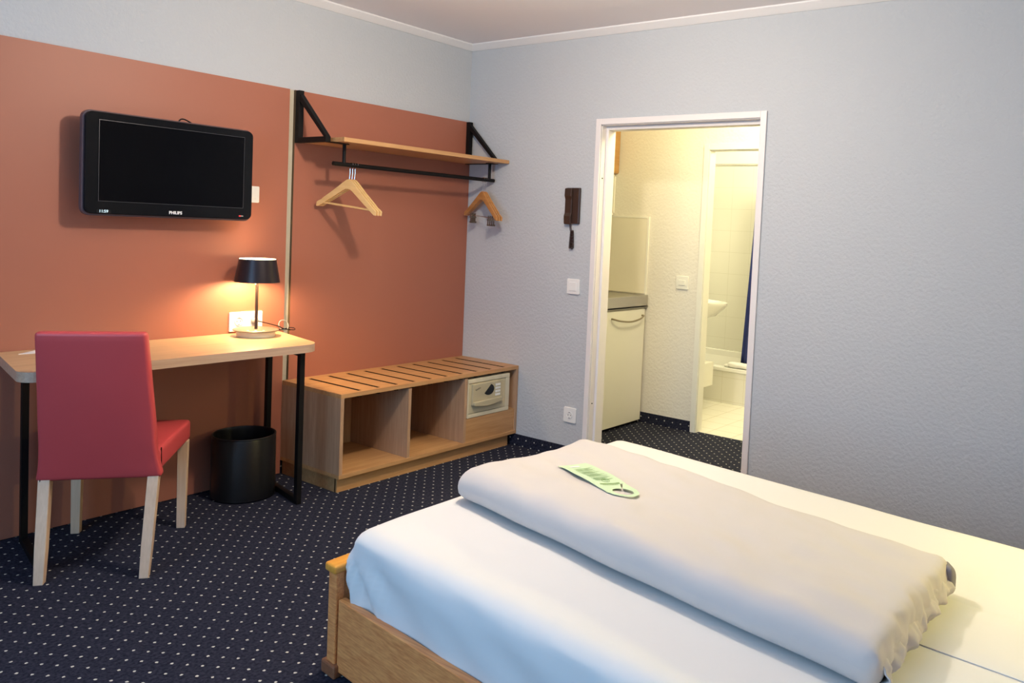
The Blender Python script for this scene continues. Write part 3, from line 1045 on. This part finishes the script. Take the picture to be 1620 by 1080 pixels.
def wr(p, s=1.0, k=1.0):
    return noise.noise(Vector((p[0] * k, p[1] * k, p[2] * k))) * s


def matt_fn(side):
    def f(p):
        s, t, z = p
        q = B(s, t, z)
        dz = .004 * noise.noise(Vector((s * 4, t * 3, 1.7)))
        # the cloth pulls in folds down the visible side near the foot corner
        if side == 0 and s < .12 and z < .41:
            fold = .010 * math.sin(t * 55 + z * 30) * max(0, 1 - t / .45) ** 1.5 * min(1, (.42 - z) / .06) + .014 * noise.noise(Vector((t * 5 + z * 7, z * 4, 3)))
            ang = math.atan2(max(.43 - z, 0), max(t - .03, .001))
            fan = .013 * math.sin(ang * 11 + 1) * math.exp(-t / .45) * min(1, (.12 - s) / .06) * min(1, (.41 - z) / .05)
            q += Vector((-fold - fan, 0, 0))
        if t < .14 and z < .41:
            q += Vector((0, .007 * math.sin(s * 30 + z * 20) * .6, 0))
        return q + Vector((0, 0, dz))
    return f


SEAM = .83
m = MB().rbox(.034, SEAM, .036, 2.195, .166, .452, (.065, .065, .075), (24, 60, 8), matt_fn(0)).build('mattress', M_SHEET, smooth=True)
tag(m, 'mattress under a white fitted sheet, the half with the visible wooden side rail', 'mattress')
m = MB().rbox(SEAM + .004, BW - .038, .036, 2.195, .166, .452, (.065, .065, .075), (24, 60, 8), matt_fn(1)).build('mattress', M_SHEET, smooth=True)
tag(m, 'mattress under a white fitted sheet, the half beside the grey wall', 'mattress')
# white strip bridging the two mattresses
m = MB().rbox(.672, .992, .16, 2.18, .4525, .4550, (.001, .001, .0012), (4, 50, 1), lambda p: B(*p) + Vector((.006 * noise.noise(Vector((p[1] * 3, p[0], 0))), 0, .004 * noise.noise(Vector((p[0] * 4, p[1] * 3, 1.7)))))).build('mattress_bridge', M_SHEET, smooth=True)
tag(m, 'flat white strip covering the gap between the two mattresses', 'bedding')

# folded duvet
LF, RF, LH, RH = Vector((-1.988, -1.950)), Vector((-1.265, -1.985)), Vector((-2.285, -3.50)), Vector((-1.600, -3.50))
DZ0, DZH = .458, .110


def duv(a, c, z):
    """a: 0 camera side .. 1 wall side, c: 0 foot .. 1 head"""
    p = (LF * (1 - a) + RF * a) * (1 - c) + (LH * (1 - a) + RH * a) * c
    return Vector((p.x, p.y, z))


def duv_fn(p):
    a, c, z = p
    u = (z - DZ0) / DZH
    q = duv(a, c, z)
    # puffiness of the upper side, thinner towards the wall side and the foot
    thick = 1.0 + .14 * noise.noise(Vector((a * 2.2, c * 3.0, 0.4))) - .16 * max(0, a - .55) - .10 * max(0, .10 - c) / .10
    thick += .06 * math.exp(-((a - .22) / .16) ** 2)
    q.z = DZ0 + (z - DZ0) * thick
    if u > .3:
        q.z += .0075 * noise.noise(Vector((a * 9 + c * 4, c * 12, 2.0)))
    q.x += .012 * noise.noise(Vector((c * 5, a, 5.0)))
    if c > .93:
        q.y += .014 * noise.noise(Vector((a * 16, z * 22, 8.0)))
    return q


dv = thing('duvet', 'folded ivory duvet lying across both mattresses', 'duvet', (-1.80, -2.75, DZ0))
MB().rbox(0, 1, 0, 1, DZ0, DZ0 + DZH, (.085, .028, .052), (30, 60, 6), duv_fn).build('folded_cover', M_DUVET, dv, smooth=True)
# crumpled inner layer showing at the head end
hem = MB()
nn, mm = 120, 12
vs, fs = [], []
for i in range(nn + 1):
    a = .06 + .86 * i / nn
    for j in range(mm + 1):
        v = j / mm
        ang = PI * v
        base = duv(a, .985, 0)
        hgt = .082 * (1 + .18 * noise.noise(Vector((a * 6, 1, 1))))
        out = .030 + .020 * noise.noise(Vector((a * 9, 0, 2))) + .006 * math.sin(a * 40 + 5 * noise.noise(Vector((a * 8, v * 3, 4)))) + .010 * noise.noise(Vector((a * 26, v * 4, 6)))
        vs.append((base.x - .2 * out * math.sin(ang), base.y - out * math.sin(ang) - .004, DZ0 + .002 + hgt * (1 - v) + .006 * noise.noise(Vector((a * 24, v * 5, 9)))))
for i in range(nn):
    for j in range(mm):
        k = i * (mm + 1) + j
        fs.append((k, k + 1, k + mm + 2, k + mm + 1))
hem.add(vs, fs)
o = hem.build('crumpled_edge', M_DUVET, dv, smooth=True)
sd = o.modifiers.new('thick', 'SOLIDIFY')
sd.thickness = .004
# open end of the cover at the wall-side corner: filled with a dark grey block
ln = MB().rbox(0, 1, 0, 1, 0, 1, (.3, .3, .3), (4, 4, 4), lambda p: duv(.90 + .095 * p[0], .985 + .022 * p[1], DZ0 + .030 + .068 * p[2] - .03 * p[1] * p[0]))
ln.build('opening_fill', M_DUVETIN, dv, smooth=True)

# door hanger lying on the duvet
from mathutils.bvhtree import BVHTree
dvm = [c for c in dv.children if c.name.startswith('folded_cover')][0]
bvh = BVHTree.FromPolygons([v.co + Vector(dv.location) for v in dvm.data.vertices], [tuple(p.vertices) for p in dvm.data.polygons])


def duvet_z(x, y):
    h = bvh.ray_cast(Vector((x, y, 1.2)), Vector((0, 0, -1)))
    return h[0].z if h[0] else .57

dh = thing('door_hanger_card', 'mint green door hanger card with a hook cut-out lying on the duvet', 'card', (-1.74, -2.38, .575))
P0, P1 = Vector((-1.655, -2.215)), Vector((-1.858, -2.612))   # end, hook end (centre line)
ax_ = (P1 - P0)
Lc = ax_.length
ax_.normalize()
pp = Vector((-ax_.y, ax_.x))


def card(u, v, lift=0.0):
    """u along 0..1, v across in metres"""
    q = P0 + ax_ * (u * Lc) + pp * v
    z = duvet_z(q.x, q.y) * .5 + .5 * max(duvet_z(*(P0 + ax_ * (u * Lc) + pp * w_)) for w_ in (-.056, 0, .056)) + .0045 + .008 * math.sin(PI * min(u / .7, 1)) + lift
    return (q.x, q.y, z)


HWD = .056
cm = MB()
outer, inner = [], []
N = 64
cu, hr = .845, .034
for k in range(N):
    a = 2 * PI * k / N
    inner.append((cu + hr / Lc * math.cos(a) * 1.05, hr * math.sin(a)))


def outl(k):
    a = 2 * PI * k / N
    dx, dy = math.cos(a), math.sin(a)
    # ray from the hook centre to a rounded rectangle of u in [.66, 1.0]
    t = 1e9
    if dy:
        t = min(t, HWD / abs(dy))
    if dx > 0:
        t = min(t, (1.0 - cu) * Lc / dx)
    if dx < 0:
        t = min(t, (cu - .66) * Lc / -dx)
    x, y = dx * t, dy * t
    if dx > 0:
        r_ = min(math.hypot(x, y), .052)
        x, y = dx * r_, dy * r_
    return (cu + x / Lc, y)


outer = [outl(k) for k in range(N)]
slot = [k for k in range(N) if k == 27]
v_in = [card(*p) for p in inner]
v_out = [card(*p) for p in outer]
n0 = len(cm.v)
cm.add(v_in + v_out, [(k, (k + 1) % N, N + (k + 1) % N, N + k) for k in range(N) if k not in slot])
rows = 14
vs = []
for i in range(rows + 1):
    u = .66 * i / rows
    for v in (-HWD, -HWD / 2, 0, HWD / 2, HWD):
        vs.append(card(u, v))
cm.add(vs, [(i * 5 + j, i * 5 + j + 1, (i + 1) * 5 + j + 1, (i + 1) * 5 + j) for i in range(rows) for j in range(4)])
o = cm.build('card', M_TAG, dh)
sd = o.modifiers.new('thick', 'SOLIDIFY')
sd.thickness = .0010
sd.offset = -1


def strip(mb, u0, u1, v0, v1, lift=.0010):
    n_ = 4
    vs = []
    for i in range(n_ + 1):
        u = u0 + (u1 - u0) * i / n_
        vs += [card(u, v0, lift), card(u, v1, lift)]
    mb.add(vs, [(2 * i, 2 * i + 1, 2 * i + 3, 2 * i + 2) for i in range(n_)])


pr_ = MB()
for blk in range(4):
    for ln_ in range(5):
        u = .19 + blk * .098 + ln_ * .016
        strip(pr_, u, u + .008, -.034 + .004 * (ln_ % 2), .036 - .012 * ((ln_ * 7 + blk) % 3))
pr_.build('fine_print', M_TAGPRINT, dh)
pr_ = MB()
u = .635
for i in range(16):
    v = -.036 + i * .0046
    strip(pr_, u, u + .020, v, v + .0032)
for i in range(14):
    v = -.032 + i * .0042
    strip(pr_, u + .034, u + .044, v, v + .0030)
circ = [card(.575 + .019 / Lc * math.cos(a) * .8, .0135 * math.sin(a), .0012) for a in [2 * PI * k / 24 for k in range(24)]]
pr_.tube(circ, .0006, 5, closed=True)
pr_.tube([card(.55, -.004, .0012), card(.58, .001, .0012), card(.59, .006, .0012)], .0006, 5)
pr_.build('heading_print', M_TAGDARK, dh)
pr_ = MB()
strip(pr_, .085, .125, -.030, .006, .0011)
pr_.build('logo_label', M_PAPER, dh)

# pillows at the head
for k, s0 in enumerate((.10, .90)):
    def pf_(p, s0=s0):
        s, t, z = p
        e = max(abs(s - (s0 + .34)) / .34, abs(t - 2.08) / .14)
        th = 1 - .55 * max(0, e - .3) ** 2
        return B(s, t, .462 + (z - .462) * th)
    o = MB().rbox(s0, s0 + .66, 1.955 if k == 0 else 2.02, 2.20, .462, .60, (.08, .05, .06), (12, 8, 4), pf_).build('pillow', M_DUVET, smooth=True)
    tag(o, ['ivory pillow at the head of the bed on the window side', 'ivory pillow at the head of the bed beside the grey wall'][k], 'pillow')

# ================================================================== THINGS ON THE RIGHT WALL
ic = thing('intercom_phone', 'dark brown intercom handset on the grey wall, left of the doorway', 'intercom', (-.0, -.91, 1.43))
iy0, iy1, iz0, iz1 = -.966, -.857, 1.437, 1.660
MB().box(-.019, -.0005, iy0, iy1 - .006, iz0 + .004, iz1).build('base', M_BROWN, ic, bevel=.005)
hs = MB()
hp_ = [(-.018, iz1 - .002), (-.036, iz1 - .004), (-.039, iz1 - .050), (-.030, iz1 - .070), (-.030, iz0 + .070), (-.039, iz0 + .050), (-.035, iz0), (-.018, iz0)]
hs.prism(hp_, 'y', iy1 - .060, iy1 - .006)
hs.build('handset', M_BROWN, ic, bevel=.006, seg=3)
cr = MB()
for dy in (-.004, .004):
    cr.tube(catmull([(-.020, -.905 + dy, iz0 + .006), (-.018, -.907 + dy, 1.415), (-.016, -.912 + dy * 1.5, 1.395)], 5), .0025, 6)
coil = []
for k in range(240):
    t = k / 239
    a = 2 * PI * 22 * t
    zz = 1.400 - .112 * min(t * 2, 2 - t * 2)
    yy = -.916 + (.008 if t < .5 else -.006) * math.sin(PI * t)
    coil.append((-.014 + .0075 * math.cos(a), yy + .0095 * math.sin(a), zz))
cr.tube(coil, .0030, 5)
shade_auto(cr.build('coiled_cord', M_BROWN, ic))

sw = thing('light_switch', 'white rocker light switch on the grey wall beneath the intercom', 'switch', (-.0, -.94, 1.012))
MB().prism(rrect(-.986, -.892, 1.012, 1.106, .008), 'x', -.0105, -.0003).build('plate', M_WHITEPL, sw, bevel=.003)
MB().box(-.0145, -.010, -.966, -.912, 1.032, 1.086).build('rocker', M_WHITEPL, sw, bevel=.002)

sk = thing('wall_socket', 'single white wall socket low on the grey wall beside the door frame', 'socket', (-.0, -.957, .222))
MB().prism(rrect(-1.004, -.910, .222, .316, .008), 'x', -.0105, -.0003).build('plate', M_WHITEPL, sk, bevel=.003)
socket_insert(lambda a, b_, d_: (-.0105 - d_, -.957 - a, .269 + b_), sk)

# ================================================================== HALL
hsw = thing('light_switch', 'cream rocker switch on the hall wall left of the bathroom door', 'switch', (HX, -1.045, 1.013))
MB().prism(rrect(-1.095, -.995, 1.013, 1.108, .008), 'x', HX - .011, HX - .0003).build('plate', M_WARMLACQ, hsw, bevel=.003)
MB().box(HX - .016, HX - .0105, -1.072, -1.018, 1.042, 1.080).build('rocker', M_WARMLACQ, hsw, bevel=.002)

kc = thing('kitchenette_cabinet', 'white kitchenette base cabinet with a bow handle in the hall', 'cabinet', (.64, -.44, 0))
MB().box(.14, HX - .012, -.735, -.125, .03, .862).build('body', M_WARMLACQ, kc)
dr = MB().box(.18, HX - .022, -.752, -.736, .022, .848).build('door', M_WARMLACQ, kc, bevel=.002)
hd = MB().tube(catmull([(.70, -.753, .796), (.705, -.772, .794), (.78, -.784, .778), (.90, -.788, .768), (1.02, -.784, .780), (1.085, -.772, .798), (1.09, -.753, .800)], 6), .0065, 8)
shade_auto(hd.build('handle', mat('satin_handle', (.30, .25, .16), .3, metal=.6), dr))
wt = thing('worktop', 'steel worktop with a deep front edge on the kitchenette cabinet', 'worktop', (.64, -.44, .862))
MB().box(.13, HX - .004, -.765, -.124, .8625, .8725).build('top_sheet', M_STEEL, wt)
MB().box(.13, HX - .012, -.765, -.745, .858, .948).build('front_edge', M_STEEL, wt, bevel=.004)
MB().box(.13, HX - .004, -.745, -.124, .925, .945).build('sink_top', M_STEEL, wt, bevel=.003)
bp_ = thing('splashback', 'cream splashback board with white trim on the hall wall above the worktop', 'splashback', (HX, -.43, .95))
MB().box(HX - .010, HX - .0005, -.730, -.125, .955, 1.512).build('board', mat('splash_board', (0.80, 0.75, 0.60), .5), bp_)
tr = MB().box(HX - .013, HX - .0005, -.744, -.730, .86, 1.524).box(HX - .013, HX - .0005, -.730, -.125, 1.512, 1.524)
tr.build('edge_trim', M_WARMLACQ, bp_)
uc = thing('upper_cabinet', 'beech wood wall cabinet high above the kitchenette', 'cabinet', (.70, -.30, 1.835))
MB().box(.30, HX - .004, -.385, -.125, 1.838, 2.45).build('body', M_CABWOOD, uc)
MB().rbox(.30, HX - .006, -.452, -.387, 1.836, 2.45, (.004, .02, .02), (1, 2, 2)).build('door', M_CABWOOD, uc, smooth=True)
wc = thing('open_shelf_box', 'white framed shelf box under the beech wall cabinet', 'cabinet', (.70, -.28, 1.53))
b = MB().box(.30, HX - .004, -.415, -.125, 1.528, 1.545).box(.30, HX - .004, -.415, -.125, 1.818, 1.8355)
b.box(.30, .318, -.415, -.125, 1.545, 1.818).box(HX - .022, HX - .004, -.425, -.125, 1.545, 1.818).box(.318, HX - .022, -.135, -.125, 1.545, 1.818)
b.build('frame', M_WARMLACQ, wc)

# hall and bathroom ceiling lamps, bedroom lamp, reading lamp
cl = thing('ceiling_lamp', 'round white ceiling lamp in the middle of the bedroom', 'lamp', (-1.70, -1.90, CEIL - .05))
shade_auto(MB().lathe([(.02, CEIL - .10), (.10, CEIL - .085), (.13, CEIL - .03), (.13, CEIL - .001)], (-1.70, -1.90, 0), 40).build('canopy', M_GLASS, cl))
hl = thing('ceiling_lamp', 'round white ceiling lamp in the hall', 'lamp', (.62, -1.55, HB - .05))
shade_auto(MB().lathe([(.02, HB - .09), (.10, HB - .08), (.12, HB - .03), (.12, HB - .001)], (.62, -1.55, 0), 40).build('canopy', M_GLASS, hl))
rl = thing('reading_lamp', 'small wall lamp beside the headboard', 'lamp', (-1.0, ROOM_Y0, 1.05))
MB().box(-1.05, -.95, ROOM_Y0 + .001, ROOM_Y0 + .03, 1.08, 1.22).build('wall_plate', M_BLACKMETAL, rl, bevel=.003)

# ================================================================== BATHROOM
tb = thing('bathtub', 'white bathtub with a tiled front in the bathroom', 'bathtub', (2.57, -.6, 0))
TX0, TX1, TY0, TY1, TH = 2.24, 2.898, -1.085, -.125, .300
MB().box(TX0, TX0 + .03, TY0, TY1, 0.001, TH - .03).box(TX0 + .03, TX1, TY0, TY0 + .03, 0.001, TH - .03).build('tiled_panel', M_TUBTILE, tb)
rim = MB()
rim.box(TX0 - .012, TX0 + .07, TY0 - .012, TY1, TH - .03, TH + .006).box(TX1 - .05, TX1, TY0 - .012, TY1, TH - .03, TH + .055)
rim.box(TX0 + .07, TX1 - .05, TY0 - .012, TY0 + .07, TH - .03, TH + .006).box(TX0 + .07, TX1 - .05, TY1 - .06, TY1, TH - .03, TH + .006)
rim.build('rim', M_CERAMIC, tb, bevel=.008, seg=3)
bs = MB()
bs.add([(TX0 + .07, TY0 + .07, TH), (TX1 - .05, TY0 + .07, TH), (TX1 - .05, TY1 - .06, TH), (TX0 + .07, TY1 - .06, TH),
        (TX0 + .13, TY0 + .16, .06), (TX1 - .12, TY0 + .16, .06), (TX1 - .12, TY1 - .12, .06), (TX0 + .13, TY1 - .12, .06)],
       [(0, 1, 5, 4), (1, 2, 6, 5), (2, 3, 7, 6), (3, 0, 4, 7), (4, 5, 6, 7)])
bs.build('basin', M_CERAMIC, tb)

tw = thing('towel', 'folded white towel lying on the rim of the bathtub', 'towel', (2.27, -1.0, TH + .006))


def tw_fn(p):
    return (p[0] + .006 * noise.noise(Vector((p[1] * 20, p[2] * 30, 1))), p[1], p[2] + .004 * noise.noise(Vector((p[0] * 20, p[1] * 14, 3))))


MB().rbox(2.232, 2.315, -1.09, -.900, TH + .010, TH + .052, (.018, .018, .018), (4, 12, 2), tw_fn).build('folded_cloth', M_TOWEL, tw, smooth=True)
MB().rbox(2.236, 2.310, -.915, -.862, TH + .010, TH + .030, (.009, .02, .009), (4, 4, 1), tw_fn).build('loose_corner', M_TOWEL, tw, smooth=True)

cu_ = MB()
ny, nz = 90, 20
vs, fs = [], []
for j in range(nz + 1):
    w_ = j / nz
    z = .335 + (2.0 - .335) * w_
    yl = -.970 - .047 * (z - .335)
    for i in range(ny + 1):
        t = i / ny
        y = yl + (-1.42 - yl) * t
        vs.append((2.345 + .022 * math.sin(t * 40) * (1 - .3 * w_), y, z))
for j in range(nz):
    for i in range(ny):
        a = j * (ny + 1) + i
        fs.append((a, a + 1, a + ny + 2, a + ny + 1))
cu_.add(vs, fs)
ct = thing('shower_curtain', 'navy blue shower curtain hanging over the bathtub', 'curtain', (2.345, -1.25, .335))
o = cu_.build('curtain_cloth', M_CURTAIN, ct, smooth=True)
sd = o.modifiers.new('thick', 'SOLIDIFY')
sd.thickness = .002
shade_auto(MB().tube([(2.345, -2.64, 2.01), (2.345, -.125, 2.01)], .012, 12).build('curtain_rod', M_CHROME, ct))

si = thing('washbasin', 'white washbasin projecting from the left bathroom wall', 'washbasin', (1.95, -.5, .75))
bs = MB()


def basin_ring(k, sc_, z, n=36):
    out = []
    for j in range(n):
        a = 2 * PI * j / n
        x = 1.95 + .25 * sc_ * math.cos(a)
        y = -.125 - (.855 * sc_ if False else .0)
        yy = -.50 + (.50 if math.sin(a) < 0 else .37) * sc_ * math.sin(a)
        out.append((x, max(min(yy, -.126), -2), z))
    return out


rings = [basin_ring(0, .45, .705), basin_ring(1, .80, .755), basin_ring(2, 1.0, .845), basin_ring(3, 1.0, .868), basin_ring(4, .90, .872), basin_ring(5, .72, .82), basin_ring(6, .35, .78)]
vs = [p for rg in rings for p in rg]
n = 36
fs = [(i * n + j, i * n + (j + 1) % n, (i + 1) * n + (j + 1) % n, (i + 1) * n + j) for i in range(len(rings) - 1) for j in range(n)]
fs += [tuple(range(n)), tuple((len(rings) - 1) * n + j for j in range(n))]
bs.add(vs, fs)
shade_auto(bs.build('bowl', M_CERAMIC, si), 60)

wb = MB().box(1.75, 1.98, -.905, -.70, .19, .385).box(1.80, 1.9, -.78, -.70, .0, .19).build('stool', M_WARMLACQ, bevel=.006)
tag(wb, 'white box just visible behind the bathroom door frame', 'box')
wb.name = 'bathroom_box'
for o in bpy.data.objects:
    if '_base' in o:
        del o['_base']
